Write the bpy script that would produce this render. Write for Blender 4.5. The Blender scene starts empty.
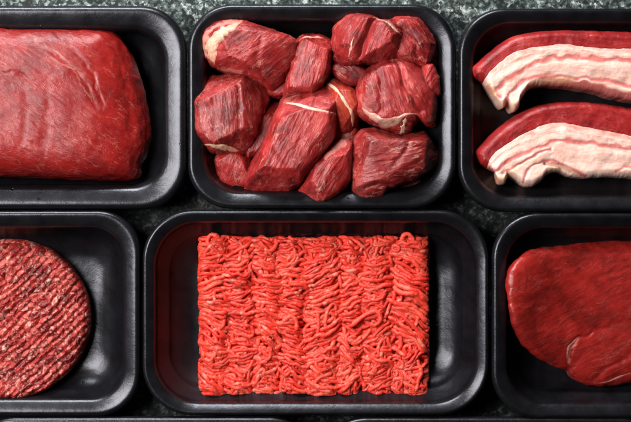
import bpy, math, random
import numpy as np
from mathutils import Vector
from mathutils.bvhtree import BVHTree

SC = bpy.context.scene
COL = SC.collection
random.seed(7)
MM = 0.001
S = 0.65            # millimetres per photo pixel at the height of the tray rims
RIM = 33.0          # height of the tray rims above the stone, mm
CAM_H = 1050.0      # camera above the rims, mm

# ------------------------------------------------------------------ camera, world, lamps
cam_d = bpy.data.cameras.new('camera')
cam_d.sensor_width = 36.0
cam_d.lens = 36.0 * CAM_H / (631 * S)
cam_d.clip_start = 0.05
cam_d.clip_end = 50
cam = bpy.data.objects.new('camera', cam_d)
cam.location = (0, 0, (RIM + CAM_H) * MM)
COL.objects.link(cam)
SC.camera = cam

world = bpy.data.worlds.new('World')
SC.world = world
world.use_nodes = True
bg = world.node_tree.nodes['Background']
bg.inputs[0].default_value = (0.85, 0.92, 1.0, 1)
bg.inputs[1].default_value = 0.008

def area(name, loc, target, sx, sy, power, color):
    d = bpy.data.lights.new(name, 'AREA')
    d.shape = 'RECTANGLE'; d.size = sx; d.size_y = sy
    d.energy = power; d.color = color
    o = bpy.data.objects.new(name, d)
    o.location = loc
    v = Vector(target) - Vector(loc)
    o.rotation_euler = v.to_track_quat('-Z', 'Y').to_euler()
    COL.objects.link(o)
    return o
# a large soft window to the left and a little behind, a small weak one behind
area('window_light', (-0.58, 0.15, 0.82), (0.0, 0.0, 0.0), 0.44, 0.52, 17.5, (1.0, 0.985, 0.985))
area('back_light', (-0.26, 0.98, 0.42), (0.0, 0.0, 0.0), 0.6, 0.30, 21.0, (0.93, 0.97, 1.0))

SC.view_settings.view_transform = 'Standard'
SC.view_settings.look = 'None'
SC.view_settings.exposure = 0.0
SC.view_settings.gamma = 1.0

# ------------------------------------------------------------------ numeric helpers
def W(px, py, z):
    """photo pixel at height z (mm) -> world mm"""
    k = (CAM_H + RIM - z) / CAM_H
    return (px - 315.5) * S * k, (211.0 - py) * S * k

def _hash(ix, iy, iz, seed):
    h = (ix.astype(np.int64) * 374761393 + iy.astype(np.int64) * 668265263 + iz.astype(np.int64) * 2147483647 + seed * 974634777) & 0xFFFFFFFF
    h = ((h ^ (h >> 13)) * 1274126177) & 0xFFFFFFFF
    h = ((h ^ (h >> 16)) * 2246822519) & 0xFFFFFFFF
    return ((h ^ (h >> 15)) & 0xFFFFFF) / float(0xFFFFFF)

def vnoise(x, y, z=0.0, seed=0):
    """smooth value noise, -1..1"""
    x = np.asarray(x, float); y = np.asarray(y, float); z = np.zeros_like(x) + z
    ix, iy, iz = np.floor(x), np.floor(y), np.floor(z)
    fx, fy, fz = x - ix, y - iy, z - iz
    fx = fx * fx * fx * (fx * (fx * 6 - 15) + 10); fy = fy * fy * fy * (fy * (fy * 6 - 15) + 10); fz = fz * fz * (3 - 2 * fz)
    r = 0
    for dx in (0, 1):
        for dy in (0, 1):
            for dz in (0, 1):
                w = (fx if dx else 1 - fx) * (fy if dy else 1 - fy) * (fz if dz else 1 - fz)
                r = r + w * _hash(ix + dx, iy + dy, iz + dz, seed)
    return r * 2 - 1

def fbm(x, y, z=0.0, seed=0, octv=4):
    r, a, n = 0, 1.0, 0
    for o in range(octv):
        r = r + a * vnoise(x * 2 ** o + 3.7 * o, y * 2 ** o - 1.9 * o, z * 2 ** o if not np.isscalar(z) or z else 0.0, seed + o)
        n += a; a *= 0.5
    return r / n

def catmull(pts, n, closed):
    p = np.array(pts, float)
    m = len(p)
    out = []
    segs = m if closed else m - 1
    for i in range(segs):
        if closed:
            a, b, c, d = p[(i - 1) % m], p[i], p[(i + 1) % m], p[(i + 2) % m]
        else:
            a, b, c, d = p[max(i - 1, 0)], p[i], p[i + 1], p[min(i + 2, m - 1)]
        t = np.linspace(0, 1, 24, endpoint=False)[:, None]
        out.append(0.5 * (2 * b + (c - a) * t + (2 * a - 5 * b + 4 * c - d) * t ** 2 + (3 * b - 3 * c + d - a) * t ** 3))
    q = np.vstack(out + ([p[:1]] if closed else [p[-1:]]))
    L = np.r_[0, np.cumsum(np.linalg.norm(np.diff(q, axis=0), axis=1))]
    s = np.linspace(0, L[-1], n, endpoint=not closed)
    return np.c_[np.interp(s, L, q[:, 0]), np.interp(s, L, q[:, 1])]

def dist_poly(x, y, pts):
    """distance to an open polyline and the fraction along it"""
    p = np.array(pts, float)
    best = np.full(x.shape, 1e9); frac = np.zeros(x.shape)
    for i in range(len(p) - 1):
        a, b = p[i], p[i + 1]
        d = b - a
        t = np.clip(((x - a[0]) * d[0] + (y - a[1]) * d[1]) / max(d @ d, 1e-9), 0, 1)
        q = np.hypot(x - a[0] - t * d[0], y - a[1] - t * d[1])
        w = q < best
        best = np.where(w, q, best); frac = np.where(w, (i + t) / (len(p) - 1), frac)
    return best, frac

def smin(a, b, k):
    h = np.clip(0.5 + 0.5 * (b - a) / k, 0, 1)
    return b * (1 - h) + a * h - k * h * (1 - h)

# ------------------------------------------------------------------ object helpers
def link_mesh(name, verts_mm, faces, mat, parent=None, origin=None, attrs=None, smooth=True):
    v = np.asarray(verts_mm, float)
    if origin is None:
        if parent is not None:
            origin = np.zeros(3)
        else:
            origin = np.array([(v[:, 0].min() + v[:, 0].max()) / 2, (v[:, 1].min() + v[:, 1].max()) / 2, v[:, 2].min()])
    me = bpy.data.meshes.new(name)
    f = np.asarray(faces, np.int32)
    vv = (v - origin) * MM
    if f.ndim == 2:
        me.vertices.add(len(vv)); me.vertices.foreach_set('co', vv.astype(np.float32).ravel())
        me.loops.add(f.size); me.loops.foreach_set('vertex_index', f.ravel())
        me.polygons.add(len(f))
        me.polygons.foreach_set('loop_start', np.arange(0, f.size, f.shape[1], dtype=np.int32))
        me.update(calc_edges=True); me.validate()
    if smooth:
        me.polygons.foreach_set('use_smooth', np.ones(len(me.polygons), bool))
    for k, a in (attrs or {}).items():
        a = np.asarray(a, np.float32)
        if a.ndim == 1:
            at = me.attributes.new(k, 'FLOAT', 'POINT'); at.data.foreach_set('value', a)
        else:
            at = me.attributes.new(k, 'FLOAT_VECTOR', 'POINT'); at.data.foreach_set('vector', a.ravel())
    if mat: me.materials.append(mat)
    o = bpy.data.objects.new(name, me)
    COL.objects.link(o)
    if parent is None:
        o.location = origin * MM
    else:
        o.parent = parent
        o.location = (origin - np.array(parent['_org'])) * MM if '_org' in parent else origin * MM
    if parent is None:
        o['_org'] = [float(c) for c in origin]
    return o

def tag(o, label, cat, group=None, kind=None):
    if label: o['label'] = label
    if cat: o['category'] = cat
    if group: o['group'] = group
    if kind: o['kind'] = kind
    return o

def grid_faces(nr, nc, wrap):
    """quads of an nr x nc vertex grid (rows r, columns c), columns optionally wrapping"""
    r = np.arange(nr - 1)[:, None]; c = np.arange(nc if wrap else nc - 1)[None, :]
    c2 = (c + 1) % nc
    return np.stack([r * nc + c, (r + 1) * nc + c, (r + 1) * nc + c2, r * nc + c2], -1).reshape(-1, 4)

# ------------------------------------------------------------------ materials
class NT:
    def __init__(s, name):
        s.m = bpy.data.materials.new(name); s.m.use_nodes = True
        s.t = s.m.node_tree; s.b = s.t.nodes['Principled BSDF']
    def n(s, typ, **kw):
        x = s.t.nodes.new(typ)
        for k, v in kw.items(): setattr(x, k, v)
        return x
    def l(s, a, b): s.t.links.new(a, b)
    def setin(s, node, **kw):
        for k, v in kw.items():
            node.inputs[k.replace('_', ' ')].default_value = v
    def noise(s, vec, scale, detail=3, rough=0.55, dist=0.0):
        x = s.n('ShaderNodeTexNoise'); x.inputs['Scale'].default_value = scale
        x.inputs['Detail'].default_value = detail; x.inputs['Roughness'].default_value = rough
        x.inputs['Distortion'].default_value = dist
        if vec is not None: s.l(vec, x.inputs['Vector'])
        return x.outputs['Fac']
    def ramp(s, fac, stops, interp='LINEAR'):
        x = s.n('ShaderNodeValToRGB'); cr = x.color_ramp; cr.interpolation = interp
        while len(cr.elements) < len(stops): cr.elements.new(0.5)
        for e, (p, c) in zip(cr.elements, stops):
            e.position = p; e.color = (*c, 1) if len(c) == 3 else c
        s.l(fac, x.inputs[0]); return x.outputs[0]
    def gray(s, fac, stops): return s.ramp(fac, [(p, (v, v, v)) for p, v in stops])
    def mix(s, fac, a, b, blend='MIX'):
        x = s.n('ShaderNodeMix', data_type='RGBA', blend_type=blend)
        for sock, val in ((0, fac), (6, a), (7, b)):
            if hasattr(val, 'is_output'): s.l(val, x.inputs[sock])
            elif sock == 0: x.inputs[0].default_value = val
            else: x.inputs[sock].default_value = (*val, 1)
        return x.outputs[2]
    def math(s, op, a, b=None, clamp=False):
        x = s.n('ShaderNodeMath', operation=op, use_clamp=clamp)
        for i, v in enumerate((a, b)):
            if v is None: continue
            if hasattr(v, 'is_output'): s.l(v, x.inputs[i])
            else: x.inputs[i].default_value = v
        return x.outputs[0]
    def mapping(s, vec, scale=(1, 1, 1), loc=(0, 0, 0)):
        x = s.n('ShaderNodeMapping'); x.inputs['Scale'].default_value = scale; x.inputs['Location'].default_value = loc
        s.l(vec, x.inputs['Vector']); return x.outputs[0]
    def attr(s, name, out='Fac'):
        x = s.n('ShaderNodeAttribute', attribute_name=name); return x.outputs[out]
    def bump(s, height, dist, strength=1.0, normal=None):
        x = s.n('ShaderNodeBump'); x.inputs['Strength'].default_value = strength; x.inputs['Distance'].default_value = dist
        s.l(height, x.inputs['Height'])
        if normal is not None: s.l(normal, x.inputs['Normal'])
        return x.outputs[0]

def mat_foam():
    k = NT('black_foam'); b = k.b
    co = k.n('ShaderNodeTexCoord').outputs['Object']
    fine = k.noise(co, 1400, 2, 0.6)
    mid = k.noise(co, 90, 3)
    col = k.mix(k.gray(mid, [(0.3, 0), (0.7, 1)]), (0.0035, 0.0033, 0.0040), (0.0065, 0.0062, 0.0075))
    # pores: a few tiny pits
    vo = k.n('ShaderNodeTexVoronoi'); vo.inputs['Scale'].default_value = 110; k.l(co, vo.inputs['Vector'])
    sep = k.n('ShaderNodeSeparateColor'); k.l(vo.outputs['Color'], sep.inputs[0])
    pick = k.gray(sep.outputs[0], [(0.80, 0), (0.81, 1)])
    near = k.gray(vo.outputs['Distance'], [(0.05, 1), (0.11, 0)])
    pit = k.math('MULTIPLY', pick, near)
    col = k.mix(pit, col, (0.002, 0.002, 0.002))
    k.l(col, b.inputs['Base Color'])
    k.l(k.gray(mid, [(0.3, 0.26), (0.7, 0.32)]), b.inputs['Roughness'])
    k.setin(b, Specular_IOR_Level=0.40, Specular_Tint=(0.93, 0.92, 1.0, 1))
    n1 = k.bump(fine, 0.00016, 0.35)
    n2 = k.bump(mid, 0.0012, 0.25, n1)
    n3 = k.bump(k.math('SUBTRACT', 1.0, pit), 0.0006, 1.0, n2)
    k.l(n3, b.inputs['Normal'])
    return k.m

def mat_stone():
    k = NT('granite'); b = k.b
    co = k.n('ShaderNodeTexCoord').outputs['Object']
    big = k.noise(co, 34, 4, 0.6, 0.6)
    a = k.noise(co, 190, 5, 0.7, 0.6)
    c = k.noise(k.mapping(co, loc=(3, 1, 0)), 330, 3, 0.6)
    vo = k.n('ShaderNodeTexVoronoi'); vo.inputs['Scale'].default_value = 480; k.l(co, vo.inputs['Vector'])
    sep = k.n('ShaderNodeSeparateColor'); k.l(vo.outputs['Color'], sep.inputs[0])
    f = k.math('ADD', k.math('MULTIPLY', a, 0.8), k.math('MULTIPLY', sep.outputs[0], 0.2))
    col = k.ramp(f, [(0.34, (0.010, 0.012, 0.012)), (0.44, (0.010, 0.014, 0.013)), (0.56, (0.065, 0.076, 0.072)), (0.70, (0.34, 0.37, 0.35))])
    tint = k.ramp(big, [(0.35, (0.50, 0.58, 0.56)), (0.65, (1.0, 0.98, 0.95))])
    col = k.mix(1.0, col, tint, 'MULTIPLY')
    # painted light: stone brightened behind the trays, darkened between them for gap shade
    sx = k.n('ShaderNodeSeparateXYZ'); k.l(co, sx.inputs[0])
    lit_band = k.math('ADD', sx.outputs[1], k.math('MULTIPLY', k.math('SUBTRACT', k.noise(co, 11, 3, 0.6), 0.5), 0.07))
    lit_band = k.gray(lit_band, [(0.095, 0.40), (0.125, 1.0), (0.19, 1.0), (0.23, 0.45)])
    shade_gain = k.gray(lit_band, [(0.4, 0.30), (1.0, 1.7)])
    col = k.mix(1.0, col, shade_gain, 'MULTIPLY')
    col = k.mix(k.gray(c, [(0.60, 0), (0.66, 0.8)]), col, (0.008, 0.009, 0.010))
    k.l(col, b.inputs['Base Color'])
    k.l(k.gray(a, [(0.3, 0.7), (0.7, 0.55)]), b.inputs['Roughness'])
    k.setin(b, Specular_IOR_Level=0.15)
    k.l(k.bump(a, 0.0006, 0.5), b.inputs['Normal'])
    return k.m

def mat_meat(name, dark, mid, light, marble=0.5, fibre=1.0, rough=0.33, coat=0.14, sheen_scale=1.0):
    """raw muscle: fibres run along x of the 'fib' attribute (mm)"""
    k = NT(name); b = k.b
    fib = k.attr('fib', 'Vector')
    info = k.n('ShaderNodeObjectInfo').outputs['Color']
    warp = k.n('ShaderNodeTexNoise'); warp.inputs['Scale'].default_value = 0.09; k.l(fib, warp.inputs['Vector'])
    vm = k.n('ShaderNodeVectorMath', operation='MULTIPLY_ADD'); k.l(warp.outputs['Color'], vm.inputs[0])
    vm.inputs[1].default_value = (5, 5, 5); k.l(fib, vm.inputs[2]); fw = vm.outputs[0]
    strands = k.noise(k.mapping(fw, (0.13, 1.25, 1.0)), 1.0, 4, 0.62, 0.3)
    bundle = k.noise(k.mapping(fw, (0.06, 0.34, 0.3)), 1.0, 3, 0.6, 0.3)
    grain = k.noise(fw, 1.4, 3, 0.65)
    blot = k.noise(fib, 0.055, 3, 0.55, 0.4)
    f = k.math('ADD', k.math('MULTIPLY', blot, 0.55), k.math('ADD', k.math('MULTIPLY', bundle, 0.30), k.math('MULTIPLY', strands, 0.15 * fibre)))
    col = k.ramp(f, [(0.38, dark), (0.50, mid), (0.64, light)])
    # marbling: thin pale lines along the bundles
    ridge = k.math('ABSOLUTE', k.math('SUBTRACT', k.noise(k.mapping(fw, (0.05, 0.24, 0.24), (5, 2, 1)), 1.0, 3, 0.55, 0.2), 0.5))
    gate = k.gray(k.noise(k.mapping(fib, loc=(9, 4, 2)), 0.09, 2), [(0.46, 0), (0.60, 1)])
    line = k.math('MULTIPLY', k.gray(ridge, [(0.004, 1), (0.024, 0)]), gate)
    line = k.math('MULTIPLY', line, marble)
    flecks = k.math('MULTIPLY', k.gray(strands, [(0.62, 0), (0.76, 1)]), 0.10 * marble)
    fat = k.math('MAXIMUM', k.math('ADD', line, flecks, True), k.attr('fat'), True)
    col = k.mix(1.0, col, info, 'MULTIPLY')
    col = k.mix(fat, col, (0.66, 0.30, 0.24))
    k.l(col, b.inputs['Base Color'])
    k.l(k.gray(blot, [(0.35, rough + 0.07), (0.65, rough - 0.05)]), b.inputs['Roughness'])
    k.setin(b, Specular_IOR_Level=0.32, Coat_Weight=coat, Coat_Roughness=0.2)
    b.inputs['Subsurface Weight'].default_value = 0.35
    b.inputs['Subsurface Radius'].default_value = (1.0, 0.25, 0.18)
    b.inputs['Subsurface Scale'].default_value = 0.0025
    h = k.math('ADD', k.math('MULTIPLY', strands, 0.7), k.math('ADD', k.math('MULTIPLY', bundle, 0.9), k.math('MULTIPLY', grain, 0.5)))
    n1 = k.bump(h, 0.0007 * fibre, 0.65)
    k.l(n1, b.inputs['Normal'])
    # the coat follows the coarse relief only
    n2 = k.bump(k.math('ADD', k.math('MULTIPLY', bundle, 1.0), k.math('MULTIPLY', grain, 0.5)), 0.0007, 0.5)
    k.l(n2, b.inputs['Coat Normal'])
    return k.m

def mat_fat(name, base, streak=(0.42, 0.045, 0.042), yellow=(0.72, 0.46, 0.24)):
    k = NT(name); b = k.b
    fib = k.attr('fib', 'Vector')
    n1 = k.noise(k.mapping(fib, (0.10, 0.5, 0.5)), 1.0, 4, 0.6, 0.5)
    n2 = k.noise(fib, 0.5, 3, 0.6)
    col = k.mix(k.gray(n1, [(0.35, 0), (0.68, 1)]), base, tuple(min(1, c * f) for c, f in zip(base, (0.98, 0.74, 0.70))))
    st = k.math('ADD', k.attr('streak'), k.math('MULTIPLY', k.math('SUBTRACT', n1, 0.5), 0.9))
    stm = k.math('MULTIPLY', k.gray(st, [(0.25, 0), (0.80, 1)]), 0.92)
    col = k.mix(stm, col, streak)
    ye = k.math('MULTIPLY', k.attr('yellow'), k.gray(n2, [(0.3, 0.5), (0.6, 1)]))
    col = k.mix(ye, col, yellow)
    k.l(col, b.inputs['Base Color'])
    k.setin(b, Roughness=0.38, Coat_Weight=0.2, Coat_Roughness=0.25)
    b.inputs['Subsurface Weight'].default_value = 0.45
    b.inputs['Subsurface Radius'].default_value = (1.0, 0.55, 0.4)
    b.inputs['Subsurface Scale'].default_value = 0.0025
    h = k.math('ADD', n1, k.math('MULTIPLY', n2, 0.6))
    k.l(k.bump(h, 0.0008, 0.45), b.inputs['Normal'])
    return k.m

def mat_mince(name, dark, mid, light, fatc):
    k = NT(name); b = k.b
    fib = k.attr('fib', 'Vector')
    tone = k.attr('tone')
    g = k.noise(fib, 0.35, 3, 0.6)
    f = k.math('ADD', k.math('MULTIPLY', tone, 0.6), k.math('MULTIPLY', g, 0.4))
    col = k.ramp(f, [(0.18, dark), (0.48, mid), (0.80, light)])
    g2 = k.noise(k.mapping(fib, loc=(4, 7, 1)), 0.8, 2, 0.6)
    fat = k.math('MAXIMUM', k.math('MULTIPLY', k.gray(g2, [(0.62, 0), (0.72, 1)]), 0.45), k.attr('fat'), True)
    col = k.mix(fat, col, fatc)
    k.l(col, b.inputs['Base Color'])
    k.setin(b, Roughness=0.36, Specular_IOR_Level=0.25, Coat_Weight=0.10, Coat_Roughness=0.2)
    b.inputs['Subsurface Weight'].default_value = 0.45
    b.inputs['Subsurface Radius'].default_value = (1.0, 0.3, 0.2)
    b.inputs['Subsurface Scale'].default_value = 0.0022
    h = k.noise(fib, 1.1, 3, 0.6)
    k.l(k.bump(h, 0.0009, 0.6), b.inputs['Normal'])
    return k.m

FOAM = mat_foam()
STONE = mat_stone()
CHUNK = mat_meat('raw_beef_chunk', (0.12, 0.006, 0.006), (0.28, 0.017, 0.016), (0.44, 0.052, 0.047), 0.4, 1.0, 0.30)
ROAST = mat_meat('raw_beef_roast', (0.15, 0.005, 0.0045), (0.215, 0.009, 0.0075), (0.27, 0.015, 0.012), 0.16, 0.8, 0.28, 0.10)
STEAK = mat_meat('raw_beef_steak', (0.14, 0.007, 0.005), (0.26, 0.013, 0.010), (0.35, 0.022, 0.017), 0.08, 0.5, 0.30, 0.12)
PORK = mat_meat('raw_pork_lean', (0.18, 0.007, 0.008), (0.29, 0.014, 0.014), (0.39, 0.036, 0.033), 0.1, 0.6, 0.36, 0.1)
FATM = mat_fat('beef_fat', (0.74, 0.48, 0.36))
PFAT = mat_fat('pork_fat', (0.81, 0.57, 0.475), (0.54, 0.13, 0.11))
MINCE = mat_mince('minced_beef', (0.40, 0.009, 0.005), (0.74, 0.040, 0.022), (0.85, 0.105, 0.064), (0.85, 0.34, 0.24))
PATTY = mat_mince('burger_mince', (0.08, 0.004, 0.0035), (0.26, 0.014, 0.011), (0.45, 0.080, 0.060), (0.72, 0.38, 0.30))

# ------------------------------------------------------------------ the stone surface
def stone():
    v = [(-900, -700, 0), (900, -700, 0), (900, 700, 0), (-900, 700, 0)]
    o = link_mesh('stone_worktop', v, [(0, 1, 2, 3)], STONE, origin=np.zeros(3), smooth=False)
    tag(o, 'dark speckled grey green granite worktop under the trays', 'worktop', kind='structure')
stone()

# ------------------------------------------------------------------ trays
def rr_ring(x0, x1, y0, y1, inset, r, nc=14, ns=10):
    """rounded rectangle in mm; returns points counter-clockwise"""
    x0 += inset; x1 -= inset; y0 += inset; y1 -= inset
    pts = []
    cs = [(x1 - r, y1 - r, 0), (x0 + r, y1 - r, 90), (x0 + r, y0 + r, 180), (x1 - r, y0 + r, 270)]
    for i, (cx, cy, a0) in enumerate(cs):
        for j in range(nc + 1):
            a = math.radians(a0 + 90 * j / nc)
            pts.append((cx + r * math.cos(a), cy + r * math.sin(a)))
        nx, ny, na = cs[(i + 1) % 4]
        a = math.radians(na)
        p0 = np.array(pts[-1]); p1 = np.array((nx + r * math.cos(a), ny + r * math.sin(a)))
        for j in range(1, ns):
            pts.append(tuple(p0 + (p1 - p0) * j / ns))
    return np.array(pts)

def tray(px0, px1, py0, py1, label, rpx=47, lip=1.0, seed=0):
    x0, y1 = W(px0, py0, RIM); x1, y0 = W(px1, py1, RIM)
    R = rpx * S
    H = RIM
    # (inset, height) from the floor centre outward over the rim and back underneath
    L = lip
    prof = [(58, 3.3), (44, 3.3), (35, 3.3), (32, 3.5), (29, 4.0), (26.3, 4.8), (23.5, 5.75), (20.8, 6.9), (18.4, 8.4), (16.6, 10.3),
            (15.3, 12.8), (14.4, 15.6), (13.7, 18.4), (12.9, 20.7), (12.2, 22.0), (11.4, 22.95), (10.2, 23.6), (8.9, 24.2), (7.5, 24.8), (6.2, 25.3), (5.0, 25.7), (4.0, 25.95), (3.2, 26.0), (2.4, 25.85),
            (1.6, 25.4), (0.9, 24.7), (0.35, 23.6), (0.0, 22.0), (0.2, 20.6), (1.0, 19.8), (2.0, 20.4), (4.0, 21.4), (7.5, 21.4), (10.0, 19.5), (14.0, 11.0), (18.0, 3.0), (20.5, 0.8), (23.5, 0.15), (32, 0.0), (58, 0.0)]
    rows = []
    for ins, z in prof:
        i2 = ins if ins > 15 else ins * L
        i2 = min(i2, min(x1 - x0, y1 - y0) * 0.5 - 2)
        r = max(R - 0.55 * i2, 3.0)
        if ins > 50: r = 4.0
        p = rr_ring(x0, x1, y0, y1, i2, r)
        wob = 0.35 * fbm(p[:, 0] / 45, p[:, 1] / 45, 0.0, seed, 2)
        zz = np.full(len(p), z + (RIM - 26.0) * min(max((z - 4) / 15.0, 0), 1)) + wob * (z / RIM)
        rows.append(np.c_[p, zz])
    n = len(rows[0])
    v = np.vstack(rows)
    f = grid_faces(len(rows), n, True)
    # close floor and underside with a centre fan of quads collapsed on two centre points
    c0 = len(v)
    v = np.vstack([v, [((x0 + x1) / 2, (y0 + y1) / 2, 3.3), ((x0 + x1) / 2, (y0 + y1) / 2, 0.0)]])
    me_f = [tuple(q) for q in f]
    last = (len(rows) - 1) * n
    for j in range(n):
        me_f.append((j, (j + 1) % n, c0))
        me_f.append((last + (j + 1) % n, last + j, c0 + 1))
    org = np.array([(x0 + x1) / 2, (y0 + y1) / 2, 0.0])
    me = bpy.data.meshes.new('foam_tray')
    me.from_pydata([tuple(p) for p in (v - org) * MM], [], me_f)
    me.update()
    import bmesh
    bm = bmesh.new(); bm.from_mesh(me); bmesh.ops.recalc_face_normals(bm, faces=bm.faces); bm.to_mesh(me); bm.free()
    me.polygons.foreach_set('use_smooth', np.ones(len(me.polygons), bool))
    me.materials.append(FOAM)
    o = bpy.data.objects.new('foam_tray', me); o.location = org * MM
    COL.objects.link(o)
    return tag(o, label, 'tray', 'black foam meat trays')

tray(-162, 186.5, 5.2, 209.5, 'black foam tray holding the whole beef joint', 45, 1.15, 1)
tray(187.5, 456.5, 3.5, 208.8, 'small squarish black foam tray filled with beef chunks', 44, 0.85, 2)
tray(458.5, 806, 7.6, 212, 'black foam tray holding two pork belly slices', 46, 0.8, 3)
tray(-208, 140, 210, 417, 'black foam tray holding the round burger patty', 42, 0.9, 4)
tray(142, 489.5, 209.8, 416, 'black foam tray holding the rectangular block of minced beef', 50, 0.66, 5)
tray(492, 840, 212.3, 419.3, 'black foam tray holding the smooth dark red steak', 46, 0.8, 6)
tray(-32, 316, 416.9, 623.4, 'black foam tray cut off by the bottom edge, under burger and minced beef trays', 46, 1.0, 7)
tray(320, 668, 417.2, 625, 'black foam tray cut off by the bottom edge, under minced beef and steak trays', 46, 1.0, 8)

# ------------------------------------------------------------------ meat pieces with a free outline
def piece(name, outline, z0, h, mat, label=None, cat=None, group=None, ang=0.0, p=4.0, planes=(), creases=(), bulges=(),
          fat=(), N=260, M=56, bump=1.2, fine=0.25, centre=None, seed=0, tint=(1, 1, 1), under=0.25, smooth_k=1.6, parent=None, edge=1.0, bsc=11.0, leans=(), facets=0, sharp=0.0):
    """outline in photo pixels; planes: (px, py, direction deg on the picture, slope) cut the top down in that direction;
    creases: (points, depth mm, width px); bulges: (px, py, radius px, mm); fat: (points, width px, strength)"""
    o = catmull(outline, N, True)
    if sharp:
        pl = np.array(list(outline) + [outline[0]], float)
        # polygon resampled with the same parameter, for knife-cut corners
        ks = [0]; 
        for q_ in outline[1:]: ks.append(int(np.argmin(((o - np.array(q_)) ** 2).sum(1))))
        ks.append(N)
        if all(b_ > a_ for a_, b_ in zip(ks, ks[1:])):
            o2 = np.c_[np.interp(np.arange(N), ks, pl[:, 0]), np.interp(np.arange(N), ks, pl[:, 1])]
            o = o * (1 - sharp) + o2 * sharp
    rag = fbm(o[:, 0] / 7.0, o[:, 1] / 7.0, 0.0, seed + 50, 3)[:, None]
    c = np.array(centre if centre is not None else o.mean(0))
    o = o + (o - c) / np.linalg.norm(o - c, axis=1)[:, None] * rag * edge
    # parametrise: rings from centre to the rim, then down and under
    q = np.linspace(0, 1, M)
    t = 1 - (1 - q) ** 1.8
    rings_t = list(t) + [0.995, 0.97, 0.93, 0.87]
    tz = (1 - t ** p) ** (1 / 2.2)
    low = 0.36
    rel = list(low + (1 - low) * tz) + [low * 0.62, low * 0.30, low * 0.10, 0.0]
    nr = len(rings_t)
    T = np.array(rings_t)[:, None]; Z = np.array(rel)[:, None]
    X = c[0] + (o[:, 0] - c[0])[None, :] * T
    Y = c[1] + (o[:, 1] - c[1])[None, :] * T
    top = h * (1 + 0 * X)
    for (qx, qy, dr, sl) in planes:
        a = math.radians(dr)
        d = ((X - qx) * math.cos(a) - (Y - qy) * math.sin(a)) * S
        top = smin(top, h - d * sl, smooth_k)
    rg = np.random.default_rng(seed + 500)
    rad = np.linalg.norm(o - c, axis=1)
    for fi in range(facets):
        dr = 2 * math.pi * (fi + rg.uniform(0.1, 0.9)) / facets
        ki = int(np.argmin(np.abs(np.angle(np.exp(1j * (np.arctan2(-(o[:, 1] - c[1]), o[:, 0] - c[0]) - dr))))))
        st_ = rad[ki] * rg.uniform(0.45, 0.88); sl = rg.uniform(0.6, 1.8)
        d = ((X - c[0]) * math.cos(dr) - (Y - c[1]) * math.sin(dr) - st_) * S
        d = d + 0.7 * fbm(X * S / 9 + fi * 7, Y * S / 9, 0.0, seed + 70 + fi, 2)
        top = smin(top, h + rg.uniform(-0.5, 0.8) - d * sl, smooth_k)
    for (bx, by, br, bh) in bulges:
        top = top + bh * np.exp(-((X - bx) ** 2 + (Y - by) ** 2) / br ** 2)
    top = np.maximum(top, h * 0.25)
    ish = np.clip(Z, 0, 1)
    xm, ym = (X - c[0]) * S, (Y - c[1]) * S
    zz = top * Z
    a = math.radians(ang)
    u = xm * math.cos(a) - ym * math.sin(a); v = xm * math.sin(a) + ym * math.cos(a)
    amp = np.clip(ish * 1.4, 0, 1)
    zz = zz + bump * amp * fbm(X * S / bsc, Y * S / bsc, zz / bsc, seed, 4)
    zz = zz + fine * amp * fbm(u / 9.0, v / 1.5, zz / 3.0, seed + 9, 3)
    for (pts, dep, wid) in creases:
        wx = X + 2.0 * vnoise(X / 9, Y / 9, 0.0, seed + 21); wy = Y + 2.0 * vnoise(X / 9 + 40, Y / 9, 0.0, seed + 22)
        d, fr = dist_poly(wx, wy, pts)
        zz = zz - dep * np.exp(-(d / wid) ** 2) * amp * np.clip(np.minimum(fr, 1 - fr) * 8 + 0.35, 0, 1)
    fa = np.zeros(X.shape)
    for (pts, wid, st) in fat:
        wx = X + 1.8 * vnoise(X / 5, Y / 5, 0.0, seed + 31); wy = Y + 1.8 * vnoise(X / 5 + 40, Y / 5, 0.0, seed + 32)
        d, fr = dist_poly(wx, wy, pts)
        w = wid * (0.45 + 0.75 * (0.5 + 0.5 * vnoise(X / 8, Y / 8, 0.0, seed + 33)))
        fa = np.maximum(fa, st * np.clip((w - d) / (0.35 * wid + 0.3) + 0.5, 0, 1))
    for (qx, qy, dr, ln, am) in leans:   # bent up against a tray wall
        a2 = math.radians(dr)
        zz = zz + am * np.clip(((X - qx) * math.cos(a2) - (Y - qy) * math.sin(a2)) / ln, 0, 1.6) ** 2
    # sides wobble so that no wall is a clean extrusion
    side = (1 - np.abs(2 * ish - 0.9)) * 1.0
    rr = 1 + (1.1 / max(np.linalg.norm(o - c, axis=1).mean() * S, 1)) * fbm(X * S / 8, Y * S / 8, zz / 5, seed + 5, 3)
    xm = xm * rr; ym = ym * rr
    zp = z0 + h * 0.6
    cx, cy = W(c[0], c[1], zp)
    k = (CAM_H + RIM - zp) / CAM_H
    V = np.stack([cx + xm * k, cy - ym * k, z0 + np.maximum(zz, 0)], -1).reshape(-1, 3)
    F = grid_faces(nr, N, True)[:, ::-1]
    F = F[N * 0:]
    fibv = np.stack([u + seed * 37.0, v, zz * 1.0], -1).reshape(-1, 3)
    ob = link_mesh(name, V, F[:, ::-1], mat, parent=parent, attrs={'fib': fibv, 'fat': fa.ravel()})
    ob.color = (*tint, 1)
    if label: tag(ob, label, cat, group)
    ob['_z'] = 0
    del ob['_z']
    return ob

def bvh_of(ob):
    me = ob.data
    v = np.empty(len(me.vertices) * 3, np.float32); me.vertices.foreach_get('co', v)
    v = v.reshape(-1, 3)
    return BVHTree.FromPolygons([Vector(p) for p in v], [tuple(p.vertices) for p in me.polygons])

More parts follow.
